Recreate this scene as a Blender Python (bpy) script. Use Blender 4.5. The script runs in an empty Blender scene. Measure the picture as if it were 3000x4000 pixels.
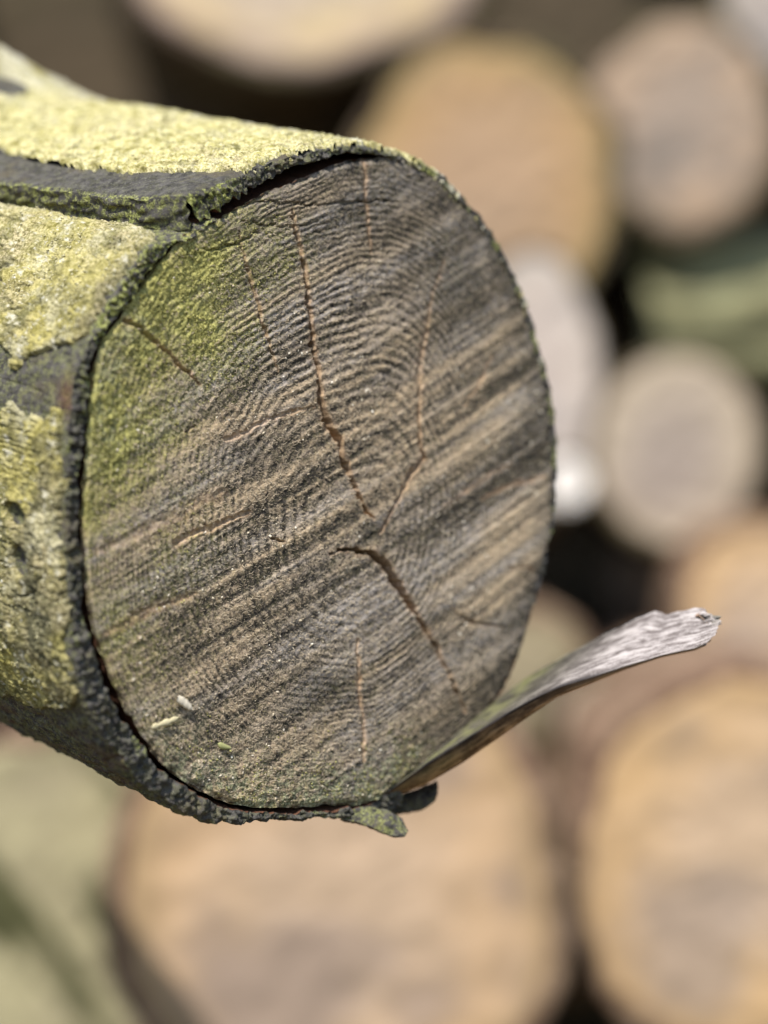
import bpy, math
import numpy as np
from mathutils import Vector

# ------------------------------------------------------------------ camera, sky, sun, exposure
sc = bpy.context.scene
col = sc.collection
R = math.radians
CAMZ = 0.36
cam_d = bpy.data.cameras.new("camera")
cam = bpy.data.objects.new("camera", cam_d)
col.objects.link(cam)
cam.location = (0, 0, CAMZ)
cam.rotation_euler = (R(90), 0, 0)
cam_d.sensor_fit = 'AUTO'
cam_d.sensor_width = 36
cam_d.lens = 100
cam_d.clip_start = 0.01
cam_d.clip_end = 200
cam_d.dof.use_dof = True
cam_d.dof.focus_distance = 0.884
cam_d.dof.aperture_fstop = 3.7
sc.camera = cam

SUN = Vector((-0.22, -0.52, 0.825)).normalized()      # towards the sun
world = bpy.data.worlds.new("World")
sc.world = world
world.use_nodes = True
wn = world.node_tree.nodes
wl = world.node_tree.links
bg = wn["Background"]
sky = wn.new("ShaderNodeTexSky")
sky.sky_type = 'NISHITA'
sky.sun_disc = False
sky.sun_elevation = math.asin(SUN.z)
sky.sun_rotation = math.atan2(SUN.x, SUN.y)
wl.new(sky.outputs[0], bg.inputs[0])
bg.inputs[1].default_value = 0.12
sun_d = bpy.data.lights.new("sun", 'SUN')
sun_d.energy = 4.6
sun_d.angle = R(0.53)
sun_d.color = (1.0, 0.95, 0.87)
sun = bpy.data.objects.new("sun", sun_d)
col.objects.link(sun)
sun.rotation_euler = SUN.to_track_quat('Z', 'Y').to_euler()
sun.location = SUN * 5

sc.view_settings.view_transform = 'Standard'
sc.view_settings.look = 'None'
sc.view_settings.exposure = 0.45
sc.view_settings.gamma = 1
sc.view_settings.use_curve_mapping = False
sc.render.engine = 'CYCLES'
sc.cycles.use_denoising = True
sc.cycles.denoiser = 'OPENIMAGEDENOISE'
sc.cycles.denoising_input_passes = 'RGB_ALBEDO_NORMAL'
sc.cycles.max_bounces = 6
sc.cycles.use_adaptive_sampling = False

# ------------------------------------------------------------------ numpy noise
def _h(ix, iy, iz, seed):
    h = (ix * 374761393 + iy * 668265263 + iz * 1440662683 + seed * 974634211) & 0xFFFFFFFF
    h = ((h ^ (h >> 13)) * 1274126177) & 0xFFFFFFFF
    h = h ^ (h >> 16)
    return (h & 0xFFFFFF).astype(np.float32) * (2.0 / 0xFFFFFF) - 1.0

def vn(x, y, z=0.0, seed=0):
    """value noise, -1..1"""
    x, y, z = np.broadcast_arrays(np.asarray(x, np.float64), np.asarray(y, np.float64), np.asarray(z, np.float64))
    fx, fy, fz = np.floor(x), np.floor(y), np.floor(z)
    ix, iy, iz = fx.astype(np.int64), fy.astype(np.int64), fz.astype(np.int64)
    a, b, c = (x - fx).astype(np.float32), (y - fy).astype(np.float32), (z - fz).astype(np.float32)
    a = a * a * (3 - 2 * a); b = b * b * (3 - 2 * b); c = c * c * (3 - 2 * c)
    def pl(dz):
        n00 = _h(ix, iy, iz + dz, seed); n10 = _h(ix + 1, iy, iz + dz, seed)
        n01 = _h(ix, iy + 1, iz + dz, seed); n11 = _h(ix + 1, iy + 1, iz + dz, seed)
        lo = n00 + (n10 - n00) * a; hi = n01 + (n11 - n01) * a
        return lo + (hi - lo) * b
    p0 = pl(0)
    if not np.any(c):
        return p0
    return p0 + (pl(1) - p0) * c

def fbm(x, y, z=0.0, seed=0, oc=4, g=0.55):
    s = 0; a = 1.0; t = 0
    for k in range(oc):
        s = s + a * vn(x * 2.03 ** k + 17.3 * k, y * 2.03 ** k - 9.1 * k, z * 2.03 ** k if np.ndim(z) else z, seed + k)
        t += a; a *= g
    return s / t

def sst(a, b, x):
    t = np.clip((x - a) / (b - a), 0, 1)
    return t * t * (3 - 2 * t)

def poly_dist(px, py, pts, vals=None):
    """distance to a polyline, and the value interpolated at the nearest point"""
    best = np.full(px.shape, 1e9, np.float32); bv = np.zeros(px.shape, np.float32)
    for k in range(len(pts) - 1):
        ax, ay = pts[k]; bx, by = pts[k + 1]
        dx, dy = bx - ax, by - ay
        t = np.clip(((px - ax) * dx + (py - ay) * dy) / max(dx * dx + dy * dy, 1e-9), 0, 1)
        d = np.hypot(px - ax - t * dx, py - ay - t * dy)
        m = d < best
        best = np.where(m, d, best)
        if vals is not None:
            bv = np.where(m, vals[k] + (vals[k + 1] - vals[k]) * t, bv)
    return best, bv

def in_poly(px, py, pts):
    ins = np.zeros(px.shape, bool)
    n = len(pts)
    for k in range(n):
        ax, ay = pts[k]; bx, by = pts[(k + 1) % n]
        if ay == by:
            continue
        c = ((ay > py) != (by > py)) & (px < (bx - ax) * (py - ay) / (by - ay) + ax)
        ins ^= c
    return ins

def sdist(px, py, pts):
    d, _ = poly_dist(px, py, list(pts) + [pts[0]])
    return np.where(in_poly(px, py, pts), d, -d)

# ------------------------------------------------------------------ mesh helpers
def build(name, V, Q, mat, parent=None, attrs=None, smooth=True, T=None, loc=None):
    """one mesh object from vertex array, quad array and optional triangle array"""
    me = bpy.data.meshes.new(name)
    V = np.asarray(V, np.float32).reshape(-1, 3)
    Q = np.zeros((0, 4), np.int32) if Q is None else np.asarray(Q, np.int32).reshape(-1, 4)
    T = np.zeros((0, 3), np.int32) if T is None else np.asarray(T, np.int32).reshape(-1, 3)
    me.vertices.add(len(V)); me.vertices.foreach_set("co", V.ravel())
    nl = Q.size + T.size
    me.loops.add(nl)
    me.loops.foreach_set("vertex_index", np.concatenate([Q.ravel(), T.ravel()]).astype(np.int32))
    nf = len(Q) + len(T)
    me.polygons.add(nf)
    st = np.concatenate([np.arange(len(Q)) * 4, Q.size + np.arange(len(T)) * 3]).astype(np.int32)
    me.polygons.foreach_set("loop_start", st)
    me.polygons.foreach_set("use_smooth", np.full(nf, smooth, bool))
    me.update(calc_edges=True)
    for k, a in (attrs or {}).items():
        at = me.attributes.new(k, 'FLOAT', 'POINT')
        at.data.foreach_set("value", np.asarray(a, np.float32).ravel())
    me.materials.append(mat)
    o = bpy.data.objects.new(name, me)
    col.objects.link(o)
    if parent is not None:
        o.parent = parent
    if loc is not None:
        o.location = loc
    return o

def grid_quads(na, nb, wrap=False):
    ia = np.arange(na if wrap else na - 1); ib = np.arange(nb - 1)
    A, B = np.meshgrid(ia, ib, indexing='ij')
    A2 = (A + 1) % na
    return np.stack([A * nb + B, A2 * nb + B, A2 * nb + B + 1, A * nb + B + 1], -1).reshape(-1, 4)

def tag(o, label, cat, group=None, kind=None):
    if label: o["label"] = label
    if cat: o["category"] = cat
    if group: o["group"] = group
    if kind: o["kind"] = kind
    return o

def empty(name, loc):
    o = bpy.data.objects.new(name, None)
    o.empty_display_size = 0.02
    o.location = loc
    col.objects.link(o)
    return o

# ------------------------------------------------------------------ material helpers
class NT:
    def __init__(self, name, rough=0.9, spec=0.2):
        self.m = bpy.data.materials.new(name)
        self.m.use_nodes = True
        self.t = self.m.node_tree
        self.n = self.t.nodes
        self.b = self.n["Principled BSDF"]
        self.b.inputs["Roughness"].default_value = rough
        self.b.inputs["Specular IOR Level"].default_value = spec
        self.tc = self.n.new("ShaderNodeTexCoord")
    def put(self, sock, v):
        if isinstance(v, bpy.types.NodeSocket):
            self.t.links.new(v, sock)
        elif v is not None:
            sock.default_value = (*v, 1) if isinstance(v, tuple) and len(v) == 3 and sock.type == 'RGBA' else v
    def attr(self, name):
        a = self.n.new("ShaderNodeAttribute"); a.attribute_name = name
        return a.outputs["Fac"]
    def obj(self, scale=(1, 1, 1), rot=(0, 0, 0)):
        mp = self.n.new("ShaderNodeMapping")
        if any(rot):                                  # rotate first, then stretch
            mp.vector_type = 'TEXTURE'
            scale = tuple(1 / s for s in scale)
        mp.inputs["Scale"].default_value = scale
        mp.inputs["Rotation"].default_value = rot
        self.t.links.new(self.tc.outputs["Object"], mp.inputs["Vector"])
        return mp.outputs[0]
    def noise(self, scale, vec=None, detail=3, rough=0.6, dist=0.0):
        n = self.n.new("ShaderNodeTexNoise")
        n.inputs["Scale"].default_value = scale
        n.inputs["Detail"].default_value = detail
        n.inputs["Roughness"].default_value = rough
        n.inputs["Distortion"].default_value = dist
        self.t.links.new(vec if vec is not None else self.tc.outputs["Object"], n.inputs["Vector"])
        return n.outputs["Fac"]
    def voro(self, scale, vec=None, feature='F1', out="Distance"):
        n = self.n.new("ShaderNodeTexVoronoi")
        n.feature = feature
        n.inputs["Scale"].default_value = scale
        self.t.links.new(vec if vec is not None else self.tc.outputs["Object"], n.inputs["Vector"])
        return n.outputs[out]
    def math(self, op, a, b=None, clamp=False):
        n = self.n.new("ShaderNodeMath"); n.operation = op; n.use_clamp = clamp
        self.put(n.inputs[0], a)
        if b is not None: self.put(n.inputs[1], b)
        return n.outputs[0]
    def rng(self, v, a, b, c=0.0, d=1.0):
        n = self.n.new("ShaderNodeMapRange")
        n.interpolation_type = 'SMOOTHSTEP'
        self.put(n.inputs[0], v)
        for i, q in enumerate((a, b, c, d)): n.inputs[i + 1].default_value = q
        return n.outputs[0]
    def mix(self, f, a, b, mode='MIX'):
        n = self.n.new("ShaderNodeMix"); n.data_type = 'RGBA'; n.blend_type = mode
        self.put(n.inputs[0], f); self.put(n.inputs[6], a); self.put(n.inputs[7], b)
        return n.outputs[2]
    def bump(self, h, dist, strength=1.0):
        n = self.n.new("ShaderNodeBump")
        n.inputs["Strength"].default_value = strength
        n.inputs["Distance"].default_value = dist
        self.put(n.inputs["Height"], h)
        self.t.links.new(n.outputs[0], self.b.inputs["Normal"])
    def done(self, c):
        self.put(self.b.inputs["Base Color"], c)
        return self.m

# ------------------------------------------------------------------ ground
g = NT("earth")
gm = g.done(g.mix(g.noise(9, detail=6), (0.05, 0.04, 0.025), (0.16, 0.13, 0.075)))
gx = np.linspace(-1, 1, 61)
gx = np.sign(gx) * (np.abs(gx) * 2 + 38 * np.abs(gx) ** 4)
GX, GY = np.meshgrid(gx, gx, indexing='ij')
GZ = 0.012 * fbm(GX * 6, GY * 6, 0.0, 3) - 0.014
o = build("ground", np.stack([GX, GY, GZ], -1), grid_quads(61, 61), gm)
tag(o, "brown bare earth under the log pile", "ground", kind="structure")

# ------------------------------------------------------------------ the weathered log in front
# face plane: origin P0, axes UU (right, receding) and VV (up); the trunk runs back along EE.  Lengths in mm.
AF = R(40)
P0 = np.array([-0.0207, 0.90, 0.3711])
NN = np.array([math.sin(AF), -math.cos(AF), 0.0])
UU = np.array([math.cos(AF), math.sin(AF), 0.0])
VV = np.array([0.0, 0.0, 1.0])
EE = np.array([-math.sin(R(45)), math.cos(R(45)), 0.20]); EE /= np.linalg.norm(EE)
CU = 12.0
PITH = (21.2, -20.8)
WOOD = [[7.5,90.8],[17.4,92.1],[27.5,93.0],[37.4,95.9],[44.6,98.1],[52.5,100.9],[60.2,102.9],[68.4,105.7],[77.4,105.7],[85.9,102.6],[98.0,96.9],[105.1,94.6],[113.2,93.7],[122.1,93.9],[127.9,95.7],[131.0,97.6],[134.2,97.4],[142.6,97.9],[151.2,99.4],[156.5,102.2],[161.6,102.3],[170.2,101.0],[176.5,100.6],[184.3,101.5],[191.9,103.4],[200.1,106.0],[206.2,107.3],[213.3,109.3],[221.9,111.3],[230.3,113.6],[235.6,113.3],[242.6,112.3],[254.7,107.4],[264.6,104.3],[273.0,104.9],[278.4,103.6],[286.9,99.7],[300.4,96.9],[312.8,98.2],[319.9,95.4],[329.0,92.5],[337.1,90.7],[345.5,90.8],[357.5,90.1]]
SLAB = [[62.1,104.7],[69.8,107.0],[77.6,107.1],[86.0,106.7],[91.2,106.0],[95.3,104.9],[99.5,104.3],[103.7,103.7],[110.9,103.4],[116.7,103.2],[124.1,103.9],[127.2,104.5],[130.0,105.0]]
LOW = [[121.3,96.6],[130.2,96.9],[134.2,100.6],[138.5,105.2],[148.3,105.4],[155.3,106.9],[163.6,108.6],[170.9,108.0],[181.9,107.8],[189.0,109.8],[199.4,113.4],[207.0,119.1],[213.0,121.0],[218.9,122.7],[226.6,123.1],[232.5,122.3],[238.4,122.2],[243.5,119.8],[251.7,113.4],[264.9,109.0],[273.9,109.7],[282.1,109.5]]

def ip(th, tab, wrap=True):
    t = np.array([a for a, _ in tab]); r = np.array([b for _, b in tab])
    if wrap:
        t = np.r_[t[-1] - 360, t, t[0] + 360]; r = np.r_[r[-1], r, r[0]]
    return np.interp(th, t, r)

def flare(th, s):
    return -0.058 * np.clip(s, 0, 250) * np.exp(-((th - 245) / 50.) ** 2) + np.exp(-((th - 97) / 26.) ** 2) * 11 * sst(135, 195, s)

def pt(th, r, s):
    """cylinder-like coordinates (degrees, mm, mm along the trunk) to metres, relative to P0"""
    a = np.radians(th)
    u = CU + r * np.cos(a); v = r * np.sin(a)
    return (u[..., None] * UU + v[..., None] * VV + s[..., None] * EE) / 1000

log = empty("weathered_log", P0)
tag(log, "mossy grey log jutting out in front, its weathered cracked end in focus", "log")

# --- materials
f = NT("weathered_end_grain", 0.92, 0.15)
ridge, algae, stain, raw, crust, warm = (f.attr(k) for k in ("ridge", "algae", "stain", "raw", "crust", "warm"))
fine = f.noise(1500, detail=2, rough=0.7)
fine2 = f.noise(3200, detail=2, rough=0.7)
mid = f.noise(420, detail=3)
big = f.noise(38, detail=3)
k = f.math('ADD', ridge, f.math('MULTIPLY', f.math('SUBTRACT', fine, 0.5), 1.4))
k = f.math('ADD', k, f.math('MULTIPLY', f.math('SUBTRACT', mid, 0.5), 0.55))
k = f.rng(k, 0.17, 0.95)
greyw = f.mix(f.rng(f.math('ADD', warm, f.math('MULTIPLY', f.math('SUBTRACT', big, 0.5), 0.6)), 0.2, 0.8), (0.44, 0.385, 0.34), (0.53, 0.40, 0.265))
dark = f.mix(f.rng(mid, 0.3, 0.7), (0.034, 0.030, 0.028), (0.095, 0.080, 0.064))
c = f.mix(k, dark, greyw)
c = f.mix(f.math('MULTIPLY', stain, 0.8), c, f.mix(k, (0.020, 0.019, 0.019), (0.15, 0.135, 0.118)))
am = f.math('MULTIPLY', algae, f.rng(f.math('ADD', f.noise(620, detail=4, rough=0.75), f.math('MULTIPLY', algae, 0.22)), 0.46, 0.66), True)
c = f.mix(am, c, f.mix(f.rng(fine, 0.35, 0.65), (0.17, 0.16, 0.042), (0.52, 0.49, 0.17)))
cm = f.math('MULTIPLY', crust, f.rng(f.noise(330, detail=4), 0.42, 0.6), True)
c = f.mix(cm, c, f.mix(f.rng(fine, 0.35, 0.65), (0.10, 0.11, 0.06), (0.42, 0.42, 0.26)))
c = f.mix(f.math('MULTIPLY', raw, 0.85), c, f.mix(fine, (0.36, 0.22, 0.12), (0.70, 0.48, 0.30)))
spk = f.rng(fine2, 0.70, 0.78)
c = f.mix(f.math('MULTIPLY', spk, 0.55), c, (0.62, 0.54, 0.40))
f.bump(f.math('ADD', fine, f.math('MULTIPLY', fine2, 0.6)), 0.00042, 0.9)
m_face = f.done(c)

def bark_mat(name, cols, bumpd=0.0006, sc1=300, grey=None):
    b = NT(name, 0.9, 0.2)
    n1 = b.noise(sc1, detail=5, rough=0.7); n2 = b.noise(60, detail=4)
    fn = b.noise(1700, detail=2, rough=0.7)
    cc = b.mix(b.rng(n1, 0.33, 0.68), cols[0], cols[1])
    cc = b.mix(b.rng(n2, 0.52, 0.66), cc, cols[2])
    cc = b.mix(b.math('MULTIPLY', b.rng(fn, 0.58, 0.72), 0.5), cc, cols[3])
    gr = b.attr("green")
    gmask = b.math('MULTIPLY', gr, b.rng(b.noise(480, detail=4, rough=0.75), 0.44, 0.58), True)
    cc = b.mix(gmask, cc, b.mix(b.rng(fn, 0.35, 0.65), (0.12, 0.13, 0.03), (0.42, 0.44, 0.15)))
    rd = b.attr("red")
    cc = b.mix(rd, cc, b.mix(b.rng(fn, 0.3, 0.7), (0.05, 0.022, 0.012), (0.17, 0.075, 0.04)))
    b.bump(b.math('ADD', n1, b.math('MULTIPLY', fn, 0.6)), bumpd, 0.9)
    return b.done(cc)

m_bark = bark_mat("dark_inner_bark", ((0.030, 0.028, 0.027), (0.105, 0.098, 0.090), (0.085, 0.072, 0.055), (0.26, 0.25, 0.22)))
m_core = bark_mat("log_side_wood", ((0.03, 0.017, 0.011), (0.10, 0.05, 0.03), (0.06, 0.035, 0.02), (0.16, 0.09, 0.05)))

lm = NT("lichen_crust", 0.95, 0.1)
n1 = lm.noise(260, detail=5, rough=0.7); n2 = lm.noise(900, detail=3, rough=0.7); n3 = lm.noise(34, detail=4)
n4 = lm.noise(90, detail=5, rough=0.7)
c = lm.mix(lm.rng(n1, 0.32, 0.66), (0.215, 0.19, 0.052), (0.54, 0.475, 0.185))
c = lm.mix(lm.rng(n3, 0.44, 0.62), c, lm.mix(lm.rng(n2, 0.3, 0.7), (0.18, 0.155, 0.075), (0.52, 0.45, 0.265)))
c = lm.mix(lm.math('MULTIPLY', lm.rng(n4, 0.50, 0.60), 0.8), c, lm.mix(n2, (0.085, 0.082, 0.045), (0.20, 0.19, 0.085)))
c = lm.mix(lm.math('MULTIPLY', lm.rng(lm.noise(55, detail=5, rough=0.7), 0.53, 0.63), 0.7), c, lm.mix(n2, (0.34, 0.31, 0.17), (0.66, 0.62, 0.44)))
c = lm.mix(lm.math('MULTIPLY', lm.rng(n2, 0.58, 0.40), 0.45), c, (0.095, 0.09, 0.022))
c = lm.mix(lm.rng(lm.noise(420, detail=2), 0.70, 0.74), c, (0.78, 0.77, 0.68))
dk = lm.attr("dark")
c = lm.mix(dk, c, lm.mix(lm.rng(n1, 0.35, 0.65), (0.035, 0.035, 0.022), (0.16, 0.15, 0.085)))
tp = lm.attr("top")
c = lm.mix(lm.math('MULTIPLY', tp, lm.rng(n1, 0.35, 0.62)), c, lm.mix(lm.rng(n2, 0.35, 0.65), (0.38, 0.35, 0.105), (0.74, 0.68, 0.42)))
c = lm.mix(lm.attr("pale"), c, lm.mix(lm.rng(n2, 0.3, 0.7), (0.33, 0.31, 0.20), (0.62, 0.59, 0.48)))
lm.bump(lm.math('ADD', n1, lm.math('MULTIPLY', n2, 0.8)), 0.0009, 0.9)
m_lichen = lm.done(c)

# --- cut face
CR = [  # polyline in face mm, half widths, depth, freshness of the wood inside
 ([[-11.2,83.5],[-8.9,77.1],[-6.2,70.7],[-4.9,61.3],[-3.4,51.1],[-2.4,42.4],[-0.0,33.7],[1.3,24.9],[3.2,18.4],[7.9,12.6],[10.8,4.5],[14.6,-3.6],[19.4,-10.2],[22.3,-13.2]], [.35,.65,.75,.85,.95,1.0,1.0,1.2,1.5,1.25,1.1,1.0,.7,.3], 5.5, .9),
 ([[5.1,-23.5],[11.7,-23.2],[20.4,-23.9],[24.2,-25.1],[28.1,-28.9],[34.0,-35.7],[38.9,-41.8],[43.9,-48.0],[48.9,-54.9],[54.0,-61.9],[58.0,-69.7],[62.1,-77.5]], [.45,.7,1.0,1.6,1.75,1.5,1.2,1.05,.85,.7,.6,.3], 9.0, .75),
 ([[41.9,23.0],[42.5,10.9],[43.9,7.1],[38.9,1.8],[35.0,-4.2],[30.1,-10.2],[25.2,-17.7]], [.7,.8,1.0,1.0,.9,.9,.5], 1.7, .8),
 ([[53.0,71.9],[46.9,57.9],[43.9,45.7],[41.9,35.0],[41.9,23.0]], [.4,.6,1.0,1.4,1.2], .7, .6),
 ([[-31.7,75.6],[-29.0,67.2],[-26.3,58.7],[-22.7,48.8],[-20.0,41.7],[-16.3,33.2]], [.3,.5,.6,.6,.5,.3], 2.2, .7),
 ([[-74.3,46.6],[-67.5,43.4],[-60.7,38.8],[-52.0,32.0],[-46.8,27.9]], [.7,.75,.75,.6,.3], 3.0, .75),
 ([[-36.2,11.8],[-27.2,14.1],[-23.6,16.4],[-12.6,20.2],[-1.5,22.7]], [1.1,1.1,.9,.8,.4], .7, .7),
 ([[-55.5,-20.1],[-46.8,-16.7],[-36.2,-13.8],[-27.2,-11.0]], [1.0,1.3,1.1,.6], .8, .7),
 ([[-84.3,-22.7],[-69.2,-17.3],[-52.0,-11.0],[-38.0,-4.6]], [1.2,2.2,2.0,1.2], .35, .5),
 ([[-80.9,-47.6],[-69.2,-42.3],[-48.5,-35.7]], [1.0,1.4,1.0], .35, .6),
 ([[56.0,-43.0],[62.1,-46.2],[66.2,-47.8],[78.7,-49.7]], [.35,.55,.6,.3], 2.6, .4),
 ([[18.4,101.1],[19.0,93.7],[20.4,84.9],[21.3,73.0]], [.7,.6,.6,.4], 1.0, .8),
 ([[15.9,-51.7],[16.5,-66.6],[18.4,-78.5],[18.4,-90.4]], [.5,.6,.9,.8], .8, .8),
 ([[81.8,-29.1],[92.4,-30.2]], [.3,.5], 1.5, .6),
 ([[-19.1,-19.4],[-14.5,-20.1]], [.5,.3], 3.0, .3),
 ([[-34.4,84.7],[-16.3,85.3],[2.3,86.3],[17.5,88.4],[33.0,89.0]], [.3,.5,.5,.5,.25], 1.5, 0.),
 ([[-30.8,78.5],[-12.6,78.7],[0.4,80.6]], [.3,.5,.3], 1.3, 0.),
 ([[-45.0,69.1],[-34.4,71.2],[-23.6,75.4]], [.4,.6,.3], 1.5, 0.),
 ([[-52.0,13.0],[-48.5,14.5]], [.3,.4], 1.5, .2),
 ([[69.3,-6.4],[81.8,-2.5],[97.7,0.8]], [.3,.5,.4], .4, .9),
 ([[53.0,-8.7],[67.2,-1.8],[81.8,5.3]], [.5,.7,.4], .4, .7),
 ([[61.1,23.4],[69.3,32.8],[73.4,40.7]], [.4,.7,.4], .4, .7),
]
NT_, NR_ = 1340, 400
th = np.linspace(0, 360, NT_, endpoint=False)
Rw = ip(th, WOOD)
Rw = Rw + 0.5 * fbm(np.cos(np.radians(th)) * 9, np.sin(np.radians(th)) * 9, 0.0, 5) + 0.35 * vn(th * 0.9, 0, 0, 6)
fr = np.linspace(0.0, 1.0, NR_) ** 0.93
TH, FR = np.meshgrid(th, fr, indexing='ij')
RR = Rw[:, None] * FR
u = CU + RR * np.cos(np.radians(TH)); v = RR * np.sin(np.radians(TH))
# ring coordinate around the pith
ou = CU + Rw * np.cos(np.radians(th)); ov = Rw * np.sin(np.radians(th))
pa = np.degrees(np.arctan2(ov - PITH[1], ou - PITH[0])) % 360; pr = np.hypot(ou - PITH[0], ov - PITH[1])
srt = np.argsort(pa)
ptab = list(zip(pa[srt][::6], np.convolve(np.r_[pr[srt][-8:], pr[srt], pr[srt][:8]], np.ones(17) / 17, 'valid')[::6]))
qa = np.degrees(np.arctan2(v - PITH[1], u - PITH[0])) % 360
q = np.hypot(u - PITH[0], v - PITH[1])
t = q / ip(qa, ptab)
w1 = fbm(u / 16, v / 16, 0.0, 11)
tt = np.clip(t + 0.018 * w1 + 0.0016 * vn(u / 3.5, v / 3.5, 0, 12), 0, 2)
ph = 25 * tt + 17 * tt ** 3
fl = np.floor(ph).astype(np.int64)
frp = ph - fl
ringamp = 0.45 + 0.55 * (_h(fl, fl * 0, fl * 0, 21) * 0.5 + 0.5)
ring = (np.abs(2 * ((frp + 0.15) % 1.0) - 1) * 2 - 1) * ringamp           # -1..1
ring = ring * (0.7 + 0.55 * vn(u / 7, v / 7, 0, 22)) * (0.55 + 0.45 * sst(-0.4, 0.3, fbm(u / 15, v / 15, 0.0, 26)))
aR = 0.15 + 0.42 * np.exp(-((u - 2) / 34) ** 2 - ((v - 34) / 30) ** 2) + 0.22 * np.exp(-((u - 52) / 30) ** 2 - ((v + 68) / 24) ** 2) \
     + 0.13 * np.exp(-((u - 5) / 60) ** 2 - ((v - 80) / 25) ** 2)
al = np.radians(25 + 0.09 * u - 0.04 * v)
sa = np.cos(al) * u + np.sin(al) * v
sw = -np.sin(np.radians(25)) * u + np.cos(np.radians(25)) * v - 0.0009 * (u + 20) ** 2 * np.sign(u + 20) * 0.4
saw = 0.45 * vn(sw / 9.5, sa / 80, 0, 30) + 0.42 * vn(sw / 4.3, sa / 70, 0, 31) + 0.42 * vn(sw / 1.9, sa / 55, 0, 32) + 0.36 * vn(sw / 0.95, sa / 40, 0, 33)
aS = 0.16 + 0.21 * np.exp(-((u + 35) / 40) ** 2 - ((v + 30) / 40) ** 2) + 0.24 * np.exp(-((u - 75) / 35) ** 2 - ((v - 10) / 55) ** 2)
rough = fbm(u / 1.5, v / 1.5, 0.0, 41, 2, 0.7)
lump = fbm(u / 5, v / 5, 0.0, 44, 3)
fib = vn(sw / 0.7, sa / 1.6, 0, 43)
h = ring * aR + saw * aS * 1.3 + 0.11 * rough + 0.10 * fib + 0.15 * lump
dline = np.exp(-(((frp + 0.15) % 1.0 - 0.5) / 0.17) ** 2) * ringamp * (0.7 + 0.5 * vn(u / 5, v / 5, 0, 24))
ridge = 0.56 + 0.95 * (ring * aR * 1.3 + saw * aS * 2.0) + 0.18 * lump + 0.22 * rough - 0.40 * dline * sst(0.06, 0.2, t) * (0.35 + 0.65 * sst(-0.35, 0.35, fbm(u / 13, v / 13, 0.0, 25)))
warm = 0.45 + 0.45 * vn(sw / 8, sa / 60, 0, 36) + 0.25 * vn(sw / 3, sa / 30, 0, 37) + 0.25 * np.exp(-((u - 5) / 50) ** 2 - ((v - 20) / 35) ** 2)
raw = np.zeros_like(u)
wu = u + 0.6 * vn(u / 1.6, v / 1.6, 0, 51) + 0.5 * vn(u / 5, v / 5, 0, 52); wv = v + 0.6 * vn(u / 1.6, v / 1.6, 0, 53) + 0.5 * vn(u / 5, v / 5, 0, 54)
for pts, hw, dep, frs in CR:
    lo = np.min(pts, 0) - 6; hi = np.max(pts, 0) + 6
    m = (u > lo[0]) & (u < hi[0]) & (v > lo[1]) & (v < hi[1])
    d, w = poly_dist(wu[m], wv[m], pts, hw)
    x = np.clip((w - d) / (0.45 * w + 0.05), 0, 1)
    h[m] -= dep * x * (0.85 + 0.15 * vn(u[m] / 2, v[m] / 2, 0, 55))
    raw[m] = np.maximum(raw[m], frs * np.exp(-(d / (w * 1.25 + 0.15)) ** 2) * np.clip(0.95 + 0.6 * rough[m], 0.2, 1))
# the heart: a small sunken dark knot
dp = np.hypot(u - PITH[0], v - PITH[1])
h -= 0.7 * np.exp(-(dp / 3.5) ** 2)
# stains
stain = sst(0.80, 0.99, t + 0.05 * w1) * sst(-60, 0, u + v * 0.4) * 0.9
stain = np.maximum(stain, 0.85 * np.exp(-((u - 22) / 38) ** 2 - ((v - 86) / 20) ** 2))
stain = np.maximum(stain, 0.9 * np.exp(-((u - 60) / 26) ** 2 - ((v - 66) / 24) ** 2))
for (a, b, ra, rb, s) in [(-24, 6, 14, 8, .7), (0, -68, 22, 9, .75), (24, -18, 7, 4, .9), (52, -22, 18, 7, .5), (-12, -45, 16, 6, .5), (35, 62, 22, 9, .5), (46, -55, 10, 14, .4), (95, 0, 9, 60, .6), (-20, 52, 25, 12, .35)]:
    stain = np.maximum(stain, s * np.exp(-((u - a) / ra) ** 2 - ((v - b) / rb) ** 2))
stain = np.maximum(stain, sst(0.945, 0.985, t) * sst(20, 60, u) * 1.1)
stain = np.clip(stain + 0.35 * fbm(u / 9, v / 5, 0.0, 61) - 0.08, 0, 1)
# algae: upper left and along the left rim, thin elsewhere
rimd = (1 - FR) * Rw[:, None]
left = sst(95, 140, TH) * (1 - sst(205, 250, TH))
algae = left * np.exp(-(rimd / 36) ** 2) * (1.25 - 0.65 * sst(165, 200, TH))
algae = np.maximum(algae, 1.2 * np.exp(-((u + 50) / 26) ** 2 - ((v - 52) / 26) ** 2))
algae = np.maximum(algae, 0.85 * np.exp(-((u + 28) / 24) ** 2 - ((v - 70) / 20) ** 2))
algae = np.maximum(algae, 0.50 * np.exp(-((u + 60) / 28) ** 2 - ((v + 18) / 50) ** 2))
algae = np.maximum(algae, 0.45 * sst(225, 245, TH) * (1 - sst(285, 300, TH)) * np.exp(-(rimd / 12) ** 2))
algae = np.maximum(algae, 0.13)
algae = np.clip(algae * (0.85 + 0.5 * fbm(u / 11, v / 11, 0.0, 71)), 0, 1.2)
crust = sst(215, 240, TH) * (1 - sst(283, 296, TH)) * np.exp(-(rimd / 15) ** 2) + 0.7 * sst(140, 155, TH) * (1 - sst(172, 180, TH)) * np.exp(-((rimd - 6) / 6) ** 2)
h += np.clip(algae, 0, 1) * 0.45 * fbm(u / 1.3, v / 1.3, 0.0, 73, 2) + crust * (0.55 * np.abs(fbm(u / 2.2, v / 2.2, 0.0, 75, 3)) * 2)
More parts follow.
